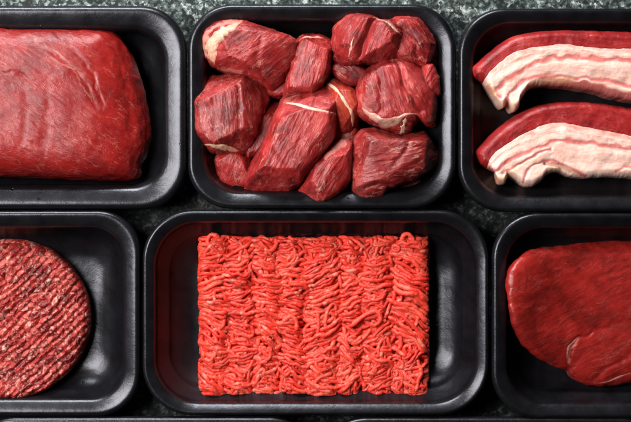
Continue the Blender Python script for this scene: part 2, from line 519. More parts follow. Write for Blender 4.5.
def seam(ob, name, pts, wid, thick, mat, zguess, seed=0, label=None, yellow=0.0, lift=0.0, streak=0.0, n=70):
    """a ribbon of fat draped over a piece of meat as a part of it; pts in photo pixels"""
    bv = bvh_of(ob)
    c = catmull(pts, n, False)
    dirs = np.gradient(c, axis=0); dirs /= np.linalg.norm(dirs, axis=1)[:, None]
    nor = np.c_[-dirs[:, 1], dirs[:, 0]]
    m = 15
    ar = np.linspace(-1, 1, m)
    taper = np.sin(np.linspace(0.12, math.pi - 0.12, n)) ** 0.5
    w = wid * taper * (1 + 0.45 * vnoise(np.arange(n) / 14.0, np.zeros(n), 0.0, seed)) * (1 + 0.25 * vnoise(np.arange(n) / 5.0, np.zeros(n), 0.0, seed + 1))
    shift = wid * 0.25 * vnoise(np.arange(n) / 18.0, np.zeros(n) + 5, 0.0, seed + 2)
    V = []; fib = []
    org = np.array(ob['_org'])
    lastz = None
    for i in range(n):
        for j in range(m):
            q = c[i] + nor[i] * (ar[j] * w[i] / 2 + shift[i])
            x, y = W(q[0], q[1], zguess)
            hit = bv.ray_cast(Vector(((x - org[0]) * MM, (y - org[1]) * MM, 0.2)), Vector((0, 0, -1)))
            if hit[0] is not None: z = hit[0].z / MM + org[2]; lastz = z
            else: z = (lastz if lastz is not None else zguess) - 1.2
            V.append((x, y, z)); fib.append((i * wid * 0.2 + seed * 11, ar[j] * wid * S, 0))
    V = np.array(V).reshape(n, m, 3)
    # soften cliffs, then lift
    for _ in range(3):
        V[:, 1:-1, 2] = (V[:, :-2, 2] + V[:, 1:-1, 2] * 2 + V[:, 2:, 2]) / 4
        V[1:-1, :, 2] = (V[:-2, :, 2] + V[1:-1, :, 2] * 2 + V[2:, :, 2]) / 4
    prof = (1 - np.abs(ar) ** 2.5)[None, :] * taper[:, None]
    V[:, :, 2] += lift + thick * (prof * 1.0 - 0.30) * (1 + 0.5 * fbm(V[:, :, 0] / 4, V[:, :, 1] / 4, 0.0, seed + 4, 3))
    under = V.copy(); under[:, :, 2] -= 1.4
    n_ = n * m
    F = grid_faces(n, m, False)
    allv = np.vstack([V.reshape(-1, 3), under.reshape(-1, 3)])
    Fu = F[:, ::-1] + n_
    sk = []
    for i in range(n - 1):
        sk.append((i * m, (i + 1) * m, (i + 1) * m + n_, i * m + n_)[::-1]); a = i * m + m - 1
        sk.append((a, a + m, a + m + n_, a + n_))
    for j in range(m - 1):
        sk.append((j, j + 1, j + 1 + n_, j + n_)); a = (n - 1) * m + j
        sk.append((a, a + 1, a + 1 + n_, a + n_)[::-1])
    FF = np.vstack([F, Fu, np.array(sk)])
    fib = np.array(fib + fib, float)
    N2 = len(allv)
    o = link_mesh(name, allv, FF, mat, parent=ob, origin=np.array(ob['_org']), attrs={'fib': fib, 'yellow': np.full(N2, yellow), 'streak': np.tile(np.clip(streak + 0.55 * np.abs(ar) ** 2.2, 0, 1)[None, :] + 0.5 * (1 - taper)[:, None], (2, 1)).ravel()})
    o.location = (0, 0, 0)
    if label: o['label'] = label
    return o

# ---- beef joint
roast = piece('beef_joint', [(-130, 40), (-100, 30), (-40, 27), (30, 27.5), (80, 28), (108, 29), (120, 36), (131, 54), (140, 78), (146, 105), (148.5, 128), (147, 150),
               (140, 163), (139, 174), (134, 179), (110, 180.5), (60, 179), (10, 177), (-60, 177), (-110, 172), (-140, 120)],
              4, 40, ROAST, 'large block of raw beef with one smooth cut face, in the upper left tray', 'beef joint', None, ang=-32, p=9,
              planes=[(62, 110, 0, 0.10), (84, 110, 3, 0.26), (103, 110, 6, 0.42), (126, 100, 4, 0.5), (40, 160, -90, 0.35), (60, 52, 80, 0.25)],
              creases=[([(40, 40), (65, 60), (88, 84), (100, 110)], 0.5, 2.5),
                       ([(52, 30), (75, 50), (96, 75), (106, 110)], 0.5, 2), ([(25, 70), (30, 110), (28, 160)], 0.4, 5), ([(50, 80), (52, 120), (45, 165)], 0.35, 4),
                       ([(118, 60), (128, 95), (132, 140)], 0.8, 4), ([(0, 72), (22, 76), (38, 84)], 0.5, 2)],
              centre=(30, 105), N=520, M=150, bump=0.7, fine=0.22, seed=3, smooth_k=5, bsc=16, edge=0.35,
              fat=[([(38, 42), (58, 52), (75, 66), (86, 80)], 0.7, 0.22), ([(52, 60), (66, 66), (78, 72)], 0.7, 0.25), ([(30, 36), (46, 46), (60, 58)], 0.7, 0.2),
                   ([(70, 66), (80, 76), (92, 100)], 0.7, 0.2), ([(96, 75), (103, 92), (106, 110)], 0.6, 0.2)])

# ---- steak
steak = piece('beef_steak', [(503, 276), (505, 269), (508, 264), (516, 256), (527, 250.5), (548, 246.5), (571, 244.5), (614, 241), (650, 243), (685, 252), (715, 270), (725, 310), (705, 350), (680, 370), (655, 379),
               (631, 383), (608, 387), (594, 386.5), (582, 384), (574, 380), (569.5, 376), (566, 370.5), (558, 367.5), (549, 364), (537, 358), (528, 351), (519, 342), (511, 329), (506, 313), (503, 294)],
              4, 19, STEAK, 'smooth dark red boneless steak with a seam and painted pale glints on its lower edge', 'steak', None, ang=25, p=7,
              creases=[([(566, 372), (567, 352), (575, 338), (590, 331)], 0.7, 2.5), ([(590, 331), (620, 322), (650, 318)], 0.8, 4), ([(505, 300), (540, 320), (566, 345)], 0.6, 5),
                       ([(590, 384), (604, 368), (630, 352)], 0.6, 3)],
              leans=[(600, 290, 180, 95, 22)], centre=(612, 312), N=420, M=110, bump=0.9, fine=0.10, seed=5, bsc=26, edge=0.7,
              fat=[([(566, 362), (567, 350), (577, 337)], 1.3, 0.35)])  # fat mask used for the painted pale glint along the muscle seam
seam(steak, 'fat_or_glint_seam', [(566, 359), (567, 349), (572, 342), (578, 336)], 2.2, 0.25, FATM, 20, 2, streak=0.5)  # pale glint along the muscle seam, painted as a fat-coloured ribbon
seam(steak, 'fat_or_glint_seam', [(598, 384), (612, 380), (622, 376), (634, 372)], 2.0, 0.25, FATM, 20, 3, streak=0.55)  # second painted glint, near the lower edge

# ---- beef chunks
G = 'beef chunks heaped in the squarish tray'
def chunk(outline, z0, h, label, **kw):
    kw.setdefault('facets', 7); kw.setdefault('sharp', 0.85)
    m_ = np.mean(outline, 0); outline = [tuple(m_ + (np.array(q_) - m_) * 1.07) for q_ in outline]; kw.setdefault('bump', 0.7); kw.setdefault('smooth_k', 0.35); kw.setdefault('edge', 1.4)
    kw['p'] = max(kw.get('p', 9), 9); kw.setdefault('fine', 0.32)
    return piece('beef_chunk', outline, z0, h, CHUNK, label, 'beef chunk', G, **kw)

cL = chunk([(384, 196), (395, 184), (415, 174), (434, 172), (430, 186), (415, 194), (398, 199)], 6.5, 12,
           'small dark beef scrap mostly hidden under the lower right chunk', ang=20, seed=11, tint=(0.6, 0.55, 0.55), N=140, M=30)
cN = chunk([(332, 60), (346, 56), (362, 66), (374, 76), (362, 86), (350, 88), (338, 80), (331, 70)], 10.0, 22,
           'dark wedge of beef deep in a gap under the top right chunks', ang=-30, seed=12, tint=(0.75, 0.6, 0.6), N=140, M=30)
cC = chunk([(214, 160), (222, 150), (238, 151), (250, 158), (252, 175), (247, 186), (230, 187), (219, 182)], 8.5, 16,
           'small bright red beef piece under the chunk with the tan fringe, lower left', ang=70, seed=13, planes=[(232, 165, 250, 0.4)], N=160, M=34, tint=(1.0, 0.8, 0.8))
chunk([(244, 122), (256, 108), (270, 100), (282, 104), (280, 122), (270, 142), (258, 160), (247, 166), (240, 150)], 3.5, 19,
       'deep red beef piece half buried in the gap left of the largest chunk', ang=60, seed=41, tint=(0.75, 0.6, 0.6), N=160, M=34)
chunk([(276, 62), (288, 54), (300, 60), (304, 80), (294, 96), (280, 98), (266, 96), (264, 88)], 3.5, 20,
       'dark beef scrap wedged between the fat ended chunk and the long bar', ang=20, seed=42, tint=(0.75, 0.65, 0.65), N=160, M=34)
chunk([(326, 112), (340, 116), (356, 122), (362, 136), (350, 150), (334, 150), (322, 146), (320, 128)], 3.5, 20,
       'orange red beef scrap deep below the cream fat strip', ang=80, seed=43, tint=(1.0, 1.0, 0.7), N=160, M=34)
cM = chunk([(418, 66), (432, 64), (440, 78), (441, 96), (434, 104), (424, 96)], 15.0, 24,
           'narrow beef piece with a thin pale edge, squeezed against the right tray wall', ang=60, seed=14, planes=[(430, 80, 0, 0.6)], N=140, M=34)
cG = chunk([(384, 26), (396, 18), (410, 16.5), (424, 20), (434, 34), (439, 52), (438, 66), (424, 70), (410, 66), (398, 58), (388, 44)], 14.0, 27,
           'beef chunk at the top right corner, behind the ball shaped chunk', ang=-50, seed=15, planes=[(420, 34, 45, 0.6), (414, 50, -50, 0.4)],
           creases=[([(398, 30), (412, 42), (420, 60)], 1.5, 3)])
cA = chunk([(203, 36), (207, 28), (216, 23), (228, 20.5), (242, 21), (256, 25), (272, 30), (288, 36), (298, 42), (298, 54), (291, 66), (282, 79), (270, 88), (262, 83), (252, 78),
            (238, 74.5), (224, 71), (213, 64), (206, 57), (202, 48)], 14.0, 30,
           'beef chunk with a cream fat end in the top left corner of the tray', ang=35, seed=16, p=5,
           planes=[(222, 48, 180, 0.5), (262, 50, -55, 0.45), (250, 28, 80, 0.4)], creases=[([(226, 66), (246, 70), (268, 84)], 1.2, 3), ([(262, 36), (256, 56), (262, 76)], 0.8, 3)],
           fat=[([(205, 54), (204, 40), (212, 30), (226, 23), (240, 22)], 3, 0.6), ([(222, 70), (240, 72)], 2, 0.3)])
seam(cA, 'fat_cap', [(217, 63), (215, 52), (215, 41), (221, 32), (232, 25.5), (242, 24)], 15, 1.2, FATM, 37, 4, streak=0.30, yellow=0.30)
cF = chunk([(333, 56), (333, 40), (337, 25), (346, 16), (358, 13.5), (371, 16), (381, 20), (392, 19), (402, 26), (407, 38), (404, 52), (396, 60), (382, 63), (366, 62), (352, 64), (340, 62)], 18.0, 30,
           'pair of rounded beef muscles joined by a pale seam, top row right of centre', ang=65, seed=17, p=3.2,
           creases=[([(376, 16), (370, 30), (364, 44), (358, 62)], 4.0, 3.5)], bulges=[(388, 40, 16, 2.0), (352, 36, 16, 1.0)], planes=[(345, 40, 180, 0.3)],
           fat=[([(375, 20), (388, 22), (398, 30)], 1.6, 0.5)])
seam(cF, 'fat_or_glint_seam', [(353, 38), (351, 47), (349, 57)], 2.2, 0.6, FATM, 43, 6, streak=0.2)
seam(cF, 'fat_or_glint_seam', [(378, 20), (388, 24), (396, 30), (403, 36)], 3.0, 0.7, FATM, 42, 7, streak=0.35)
cD = chunk([(297, 40), (303, 35), (318, 34), (331, 37), (333, 50), (330, 68), (323, 84), (312, 93), (298, 93), (286, 96), (284, 86), (290, 68), (295, 52)], 12.0, 28,
           'long beef bar leaning down from the top centre of the heap', ang=75, seed=18, planes=[(313, 60, 180, 0.25), (312, 70, -90, 0.15)], p=7)
seam(cD, 'sinew', [(301, 38), (310, 36), (322, 37)], 3, 0.4, FATM, 36, 8, streak=0.3)
cB = chunk([(194, 112), (195, 94), (200, 83), (210, 77), (224, 75), (244, 77), (259, 80), (266, 88), (266, 100), (260, 118), (254, 136), (246, 151), (236, 155), (221, 152), (206, 147), (195, 137)], 14.0, 27,
           'boxy beef chunk with a ragged tan fringe along its bottom edge, left wall', ang=95, seed=19, p=6, tint=(0.82, 0.9, 0.88),
           planes=[(212, 110, 190, 0.35), (244, 110, 0, 0.5)], creases=[([(216, 80), (214, 110), (218, 146)], 1.0, 4), ([(238, 80), (240, 120), (236, 150)], 1.2, 3)])
seam(cB, 'fat_fringe', [(203, 143), (213, 147), (224, 148), (238, 152)], 7, 1.3, FATM, 27, 9, yellow=0.45, streak=0.30)
cI = chunk([(325, 83), (333, 78), (346, 82), (357, 92), (360, 108), (357, 124), (350, 134), (341, 132), (334, 116), (328, 98)], 11.0, 25,
           'orange red beef piece with a bright cream fat strip, middle of the heap', ang=-60, seed=20, N=180, M=40, tint=(1.1, 1.3, 0.7), planes=[(345, 105, -80, 0.25)])
seam(cI, 'fat_strip', [(327, 83), (335, 89), (344, 100), (350, 112), (354, 126)], 6, 1.2, FATM, 32, 10, yellow=0.25)
cH = chunk([(356, 96), (360, 80), (370, 69), (382, 62), (397, 60), (412, 62), (424, 68), (430, 80), (436, 96), (437, 112), (435, 124), (426, 124), (418, 118), (411, 130), (402, 133), (388, 128), (372, 121), (358, 112)], 15.0, 32,
           'beef chunk with a curled cream fat edge below, right of the heap centre', ang=-70, seed=21, p=4.5,
           planes=[(380, 90, 200, 0.3), (412, 90, -20, 0.35), (395, 112, -90, 0.3)], creases=[([(398, 62), (402, 82), (414, 100), (422, 116)], 2.6, 3), ([(376, 70), (382, 92), (380, 116)], 1.2, 3)],
           fat=[([(360, 98), (366, 112), (380, 122)], 3, 0.35)])
seam(cH, 'fat_edge', [(362, 108), (370, 117), (383, 124), (396, 122), (405, 116), (417, 114)], 8, 1.4, FATM, 34, 11, streak=0.30)
seam(cH, 'fat_edge', [(404, 119), (403, 126), (400, 134)], 6, 1.4, FATM, 30, 12)
seam(cH, 'fat_or_glint_seam', [(425, 72), (431, 84), (436, 96)], 3, 0.6, FATM, 30, 13, streak=0.4)
cJ = chunk([(352, 134), (343, 136), (329, 147), (318, 160), (306, 180), (296, 194), (297, 201), (308, 203), (324, 201), (340, 192), (350, 180), (353, 162), (354, 146)], 17.0, 24,
           'slanted beef piece with a pale upper edge, bottom centre of the heap', ang=58, seed=22, planes=[(330, 172, -30, 0.35), (320, 168, 140, 0.3)], N=220,
           fat=[([(352, 136), (338, 144), (326, 156)], 3.0, 0.45), ([(330, 165), (318, 190)], 1.2, 0.35)])
cE = chunk([(281, 101), (290, 92), (300, 85), (318, 86), (333, 91), (338, 100), (337, 114), (334, 132), (327, 148), (314, 166), (300, 181), (288, 190), (278, 193), (262, 191), (248, 184),
            (247, 174), (253, 160), (262, 146), (270, 128)], 16.0, 28,
           'largest beef chunk, wide cut slab crossing the heap centre with a white sinew line', ang=62, seed=23, p=7,
           planes=[(305, 104, 82, 0.40), (262, 172, 225, 0.30), (308, 150, -35, 0.35)], creases=[([(283, 102), (310, 107), (337, 114)], 0.8, 2), ([(270, 140), (282, 160), (300, 176)], 0.6, 3)],
           fat=[([(286, 99), (300, 90), (318, 90)], 3.0, 0.25)])
seam(cE, 'sinew', [(281, 101), (296, 104), (315, 109), (337, 113)], 3.0, 0.5, FATM, 42, 14, streak=0.12)
cK = chunk([(354, 150), (357, 137), (364, 130), (376, 129), (390, 133), (402, 137), (412, 134), (424, 132), (432, 142), (439, 153), (440, 160), (430, 169), (418, 177), (404, 183), (390, 187),
            (383, 196), (374, 200), (363, 198), (355, 188), (353, 170)], 17.0, 27,
           'smooth brownish beef chunk with a corner point, lower right of the heap', ang=10, seed=24, p=5,
           planes=[(372, 160, 200, 0.25), (400, 168, -60, 0.45), (420, 148, 10, 0.4)], creases=[([(410, 134), (404, 150), (392, 166)], 0.8, 3), ([(364, 190), (378, 184), (392, 186)], 1.8, 2.5)],
           tint=(0.72, 0.82, 0.80))

# ------------------------------------------------------------------ burger patty
def patty():
    cx, cy, R = 10.5, 318.5, 79.5
    N, M = 720, 250
    th = np.linspace(0, 2 * math.pi, N, endpoint=False)
    t = np.r_[np.linspace(0.001, 0.94, M - 40), np.linspace(0.945, 1.0, 40)]
    rag = 1 + 0.008 * fbm(np.cos(th) * 9, np.sin(th) * 9, 0.0, 61, 3)
    tt = t[:, None]
    X = cx + R * tt * (np.cos(th) * rag)[None, :]; Y = cy + R * tt * (np.sin(th) * rag)[None, :]
    h = 15.0
    Z = 4.5 + (h - 4.5) * (1 - tt ** 16) ** 0.5 + 0 * X
    # pressed strands: cells stretched along a 42 degree diagonal, in rows
    a = math.radians(42)
    wx = X + 3.0 * fbm(X / 28, Y / 28, 0.0, 62, 2) + 1.3 * fbm(X / 7, Y / 7, 0.0, 162, 3); wy = Y + 3.0 * fbm(X / 28 + 9, Y / 28, 0.0, 63, 2) + 1.3 * fbm(X / 7 + 9, Y / 7, 0.0, 163, 3)
    u = wx * math.cos(a) - wy * math.sin(a)
    v = wx * math.sin(a) + wy * math.cos(a)
    du, dv = 7.2, 6.3
    gv = v / dv
    best = np.full(X.shape, 9.0); second = np.full(X.shape, 9.0); cid = np.zeros(X.shape)
    for ov in (-1, 0, 1):
        jv = np.floor(gv) + ov
        off = _hash(jv, jv * 0, jv * 0 + 3, 5)
        gu = u / du + off
        for ou in (-1, 0, 1):
            ju = np.floor(gu) + ou
            pu = ju + 0.15 + 0.7 * _hash(ju, jv, jv * 0, 7); pv = jv + 0.32 + 0.36 * _hash(ju, jv, jv * 0 + 1, 8)
            d = np.sqrt(((gu - pu) * 0.62) ** 2 + ((gv - pv) * 1.25) ** 2)
            idv = _hash(ju, jv, jv * 0 + 2, 9)
            w = d < best
            second = np.where(w, best, np.minimum(second, d))
            cid = np.where(w, idv, cid); best = np.where(w, d, best)
    edge = np.clip((second - best) / 0.30, 0, 1)
    fade = np.clip((1 - tt) / 0.02, 0.25, 1)
    row = np.cos((gv - np.floor(gv) - 0.5) * 2 * math.pi)
    Z = Z + 0.8 * fade * (1.1 * (np.sqrt(edge) - 0.6) + 0.9 * (cid - 0.5) + 0.55 * row + 0.8 * fbm(X / 4.5, Y / 4.5, 0.0, 164, 3) + 0.35 * fbm(X / 1.8, Y / 1.8, 0.0, 64, 3))
    Z = Z + 0.9 * fbm(X / 22, Y / 22, 0.0, 65, 2)
    tone = np.clip(0.50 + 0.8 * (_hash(np.floor(cid * 9999), cid * 0, cid * 0, 4) - 0.5) + 0.25 * fbm(X / 10, Y / 10, 0.0, 66, 2), 0, 1) * (0.55 + 0.45 * edge)
    spot = fbm(X / 9, Y / 9, 0.0, 67, 2)
    fat = np.clip((cid - 0.78) / 0.10, 0, 1) * np.clip((spot + 0.1) / 0.2, 0, 1) * edge * 0.75 * np.clip(0.5 + fbm(X / 3, Y / 3, 0.0, 167, 2) * 1.5, 0, 1)
    fat = np.maximum(fat, 0.35 * np.clip((fbm(X / 2.4, Y / 2.4, 0.0, 68, 2) - 0.36) / 0.14, 0, 1))
    zp = 15
    k = (CAM_H + RIM - zp) / CAM_H
    wxm, wym = (X - 315.5) * S * k, (211 - Y) * S * k
    Z = Z + 11.0 * np.clip((Y - 352) / 46, 0, 1.2) ** 2
    V = np.stack([wxm, wym, 6.4 + Z], -1).reshape(-1, 3)
    ccx, ccy = W(cx, cy, zp)
    low = V[-N:].copy(); low2 = low.copy()
    low[:, 2] = low2[:, 2] * 0.6 + 0.8 * fbm(th * 14, th * 0, 0.0, 69, 2)
    low2[:, :2] = (low2[:, :2] - (ccx, ccy)) * 0.97 + (ccx, ccy); low2[:, 2] = np.maximum(low2[:, 2] - 13.0, 3.45)
    V = np.vstack([V, low, low2])
    fib = np.stack([u * S, v * S, Z], -1).reshape(-1, 3); fib = np.vstack([fib, fib[-N:] + (0, 0, -6), fib[-N:] + (0, 0, -10)])
    F = grid_faces(M + 2, N, True)
    e = lambda q: np.r_[q.ravel(), q[-1], q[-1]]
    o = link_mesh('burger_patty', V, F[:, :], PATTY, attrs={'fib': fib, 'tone': e(tone), 'fat': e(fat)})
    tag(o, 'round raw burger patty with diagonal pressed ridges and white fat flecks', 'burger patty')
patty()

# ------------------------------------------------------------------ pork belly
def pork(top, lean, bottom, streaks, yellow, z0, h, label, seed, dark=(), wave=1.0):
    ns, n1, n2 = 460, 60, 110
    Tc, Lc, Bc = (catmull(q, ns, False) for q in (top, lean, bottom))
    def rough(c, amp, sd):
        d = np.gradient(c, axis=0); d /= np.linalg.norm(d, axis=1)[:, None]
        n = np.c_[-d[:, 1], d[:, 0]]
        return c + n * (amp * fbm(c[:, 0] / 9, c[:, 1] / 9, 0.0, sd, 4))[:, None]
    Tc = rough(Tc, 0.8, seed); Lc = rough(Lc, 1.3, seed + 1); Bc = rough(Bc, 0.9, seed + 2)
    a = np.linspace(0, 1, n1); b = np.linspace(0, 1, n2)
    a = 1 - (1 - a) ** 1.0
    g1 = Tc[:, None, :] * (1 - a)[None, :, None] + Lc[:, None, :] * a[None, :, None]
    g2 = Lc[:, None, :] * (1 - b)[None, :, None] + Bc[:, None, :] * b[None, :, None]
    P = np.concatenate([g1, g2[:, 1:]], 1)
    nt = P.shape[1]
    X, Y = P[:, :, 0], P[:, :, 1]
    dt = np.linalg.norm(X[:, :, None] * 0 + np.stack([X - Tc[:, None, 0], Y - Tc[:, None, 1]], -1), axis=-1)
    db = np.linalg.norm(np.stack([X - Bc[:, None, 0], Y - Bc[:, None, 1]], -1), axis=-1)
    dl = np.cumsum(np.r_[0, np.linalg.norm(np.diff(Lc, axis=0), axis=1)])[:, None] + 0 * X
    d = np.minimum(np.minimum(dt, db), dl)
    q = np.clip(d / 9.0, 0, 1)
    prof = np.sqrt(1 - (1 - q) ** 2)
    Z = h * (0.35 + 0.65 * prof)
    Z = Z + 0.9 * fbm(X / 22, Y / 22, 0.0, seed + 3, 3) * prof + 0.22 * fbm(X / 6, Y / 6, 0.0, seed + 4, 3) * prof
    # fat sits a little proud of the lean, in lengthwise folds
    tpar = np.concatenate([a * 0.4, 0.4 + 0.6 * b[1:]])[None, :] + 0 * X
    Z = Z + 1.0 * wave * np.clip((tpar - 0.4) * 12, 0, 1) * prof
    Z = Z + 0.4 * wave * np.sin(tpar * 22 + 2.2 * fbm(X / 40, Y / 40, 0.0, seed + 6, 2)) * np.clip((tpar - 0.4) * 8, 0, 1) * prof
    st = np.zeros(X.shape)
    for pts, wid, s_ in streaks:
        dd, fr = dist_poly(X + 1.6 * vnoise(X / 8, Y / 8, 0.0, seed + 7), Y + 1.6 * vnoise(X / 8, Y / 8 + 30, 0.0, seed + 8), catmull(pts, 40, False))
        e = np.exp(-(dd / wid) ** 2)
        st = np.maximum(st, s_ * e); Z = Z - 0.6 * e * s_ * prof
    st = np.maximum(st, 0.50 * np.clip(1 - (tpar - 0.4) / 0.22, 0, 1))      # the layer next to the lean is pinker
    ye = np.zeros(X.shape)
    for pts, wid, s_ in yellow:
        dd, fr = dist_poly(X, Y, pts); ye = np.maximum(ye, s_ * np.exp(-(dd / wid) ** 2))
    for pts, wid, dep in dark:      # a real hollow
        dd, fr = dist_poly(X, Y, pts); Z = Z - dep * np.exp(-(dd / wid) ** 2) * prof
    zp = z0 + h * 0.8
    k = (CAM_H + RIM - zp) / CAM_H
    V = np.stack([(X - 315.5) * S * k, (211 - Y) * S * k, z0 + np.maximum(Z, 0.3)], -1)
    along = np.cumsum(np.r_[0, np.linalg.norm(np.diff(Lc, axis=0), axis=1)])[:, None] * S + 0 * X
    across = (tpar * 60 * S) + 0 * X
    fib = np.stack([along + seed * 53, across, Z * 0.3], -1)
    org = np.array([*W(560, (np.array(top)[:, 1].mean() + np.array(bottom)[:, 1].mean()) / 2, zp), z0])
    root = bpy.data.objects.new('pork_belly_slice', None); COL.objects.link(root)
    root.location = org * MM; root['_org'] = [float(c) for c in org]; root.empty_display_size = 0.02
    tag(root, label, 'pork belly', 'slices of raw pork belly')
    def part(name, j0, j1, mat, skirt_lo, skirt_hi):
        v = V[:, j0:j1]; fb = fib[:, j0:j1]; s1 = st[:, j0:j1]; y1 = ye[:, j0:j1]
        def col_down(c, f): # a skirt down to the tray
            c2 = c.copy(); c2[:, 2] = 4.0; c3 = c.copy(); c3[:, 2] = z0 + (c[:, 2] - z0) * 0.5
            return c3, c2
        lo = col_down(v[:, 0], 0); hi = col_down(v[:, -1], 0)
        vv = np.concatenate([lo[1][:, None], lo[0][:, None], v, hi[0][:, None], hi[1][:, None]], 1)
        def pad(q): return np.concatenate([q[:, :1], q[:, :1], q, q[:, -1:], q[:, -1:]], 1)
        fb, s1, y1 = pad(fb), pad(s1), pad(y1)
        end = vv[:1].copy(); end[:, :, 2] = 4.0
        vv = np.concatenate([end, vv], 0); fb = np.concatenate([fb[:1], fb]); s1 = np.concatenate([s1[:1], s1]); y1 = np.concatenate([y1[:1], y1])
        nr, nc = vv.shape[:2]
        F = grid_faces(nr, nc, False)
        o = link_mesh(name, vv.reshape(-1, 3), F, mat, parent=root, origin=org, attrs={'fib': fb.reshape(-1, 3), 'streak': s1.ravel(), 'yellow': y1.ravel(), 'fat': 0 * s1.ravel()})
        o.location = (0, 0, 0)
        return o
    part('lean_layer', 0, n1, PORK, True, False)
    part('fat_layer', n1 - 1, nt, PFAT, False, True)
    return root

pork([(475, 77), (472, 68), (478, 62), (487, 54), (500, 43), (514, 35.5), (530, 31.5), (552, 29.5), (580, 29.5), (631, 31), (680, 35), (730, 45)],
     [(484, 82), (486, 77), (494, 67), (508, 56), (522, 50), (540, 46.5), (560, 45), (580, 46.5), (600, 48.5), (631, 50), (680, 54), (728, 62)],
     [(494, 97), (503, 108), (508, 104), (514, 111), (519, 108), (522, 98), (532, 88), (545, 85), (560, 86), (580, 88), (600, 92), (631, 100), (680, 104), (720, 100)],
     [([(496, 92), (506, 81), (520, 71), (536, 63), (556, 58), (580, 58), (604, 60), (631, 61), (700, 66)], 3.2, 0.95),
      ([(505, 104), (511, 92), (522, 82), (540, 77.5), (560, 77), (580, 78), (600, 80), (640, 88)], 2.6, 0.9),
      ([(545, 84), (562, 84), (580, 85), (600, 89), (631, 97), (680, 101)], 4.5, 1.3), ([(487, 86), (492, 92), (500, 98)], 2.0, 0.9)],
     [([(500, 106), (512, 108), (520, 98), (530, 88), (546, 81), (570, 80)], 3.5, 0.55), ([(488, 84), (494, 94)], 3, 0.5)],
     19, 16, 'upper slice of pork belly with red lean over white fat', 31)
pork([(481, 164), (476, 153), (481, 146), (490, 136), (504, 124), (518, 114.5), (532, 107), (550, 102.5), (575, 101), (600, 102.5), (631, 107), (680, 115), (720, 128)],
     [(488, 168), (489, 160), (497, 151), (510, 142), (524, 134), (536, 128), (548, 124), (562, 123), (580, 126), (605, 131), (631, 136), (680, 142), (718, 150)],
     [(497, 172), (499, 183), (505, 184), (508, 177), (516, 180), (524, 186), (533, 187), (541, 182), (548, 175), (560, 172), (572, 177), (590, 178), (610, 177), (631, 178), (680, 182), (716, 180)],
     [([(494, 172), (506, 162), (522, 153), (540, 146), (556, 141), (580, 142), (606, 146), (631, 149), (700, 156)], 2.8, 0.9),
      ([(502, 174), (516, 165), (530, 158), (542, 152), (550, 149)], 1.6, 0.9), ([(522, 182), (528, 170), (540, 163), (556, 163), (572, 170), (586, 175)], 1.8, 0.9),
      ([(490, 166), (494, 174), (500, 182)], 2.5, 0.8), ([(616, 170), (631, 166), (650, 170)], 2.0, 0.7)],
     [([(498, 180), (506, 178), (514, 170)], 3.5, 0.6), ([(548, 168), (562, 168), (574, 174)], 2.5, 0.5), ([(524, 164), (540, 158)], 2, 0.3)],
     16, 16, 'lower slice of pork belly with red lean over creased white fat', 37,
     dark=[([(545, 164), (558, 166), (570, 173)], 1.8, 2.5)])

# ------------------------------------------------------------------ minced beef block
def strands_mesh(paths, radius, sides, seeds):
    """paths: list of (n,3) arrays in mm -> verts, faces, attrs"""
    VV, FF, fib, tone, fat = [], [], [], [], []
    base = 0
    ang = np.linspace(0, 2 * math.pi, sides, endpoint=False)
    for pi, p in enumerate(paths):
        n = len(p)
        d = np.gradient(p, axis=0); d /= np.linalg.norm(d, axis=1)[:, None] + 1e-9
        up = np.array([0.0, 0.0, 1.0]) + 0 * d
        s_ = np.cross(d, up); ln = np.linalg.norm(s_, axis=1)[:, None]; s_ = np.where(ln < 0.05, np.array([1.0, 0, 0]), s_ / (ln + 1e-9))
        u_ = np.cross(s_, d)
        L = np.r_[0, np.cumsum(np.linalg.norm(np.diff(p, axis=0), axis=1))]
        r = radius * (0.92 + 0.22 * seeds[pi]) * (1 + 0.16 * vnoise(L / 2.6, L * 0 + pi * 3.1, 0.0, 70) + 0.10 * vnoise(L / 0.9, L * 0 + pi * 1.7, 0.0, 71))
        e = np.minimum(L, L[-1] - L) / radius
        r = r * np.sqrt(np.clip(1 - (1 - np.clip(e, 0, 1)) ** 2, 0.02, 1))
        ring = p[:, None, :] + r[:, None, None] * (np.cos(ang)[None, :, None] * s_[:, None, :] + np.sin(ang)[None, :, None] * u_[:, None, :])
        VV.append(ring.reshape(-1, 3)); FF.append(grid_faces(n, sides, True)[:, ::-1] + base)
        base += n * sides
        fib.append(np.stack([(L[:, None] + pi * 17.3 + 0 * ang), 0 * L[:, None] + np.cos(ang)[None, :] * 1.2, 0 * L[:, None] + np.sin(ang)[None, :] * 1.2], -1).reshape(-1, 3))
        tn = np.clip(0.5 + 0.40 * (seeds[pi] - 0.5) + 0.28 * vnoise(L / 9, L * 0 + pi * 2.3, 0.0, 72), 0, 1)
        tone.append(np.repeat(tn, sides))
        ft = 0.4 * np.clip((vnoise(L / 4.0, L * 0 + pi * 5.3, 0.0, 73) - 0.70) / 0.15, 0, 1)
        fat.append(np.repeat(ft, sides))
    return np.vstack(VV), np.vstack(FF), {'fib': np.vstack(fib), 'tone': np.concatenate(tone), 'fat': np.concatenate(fat)}

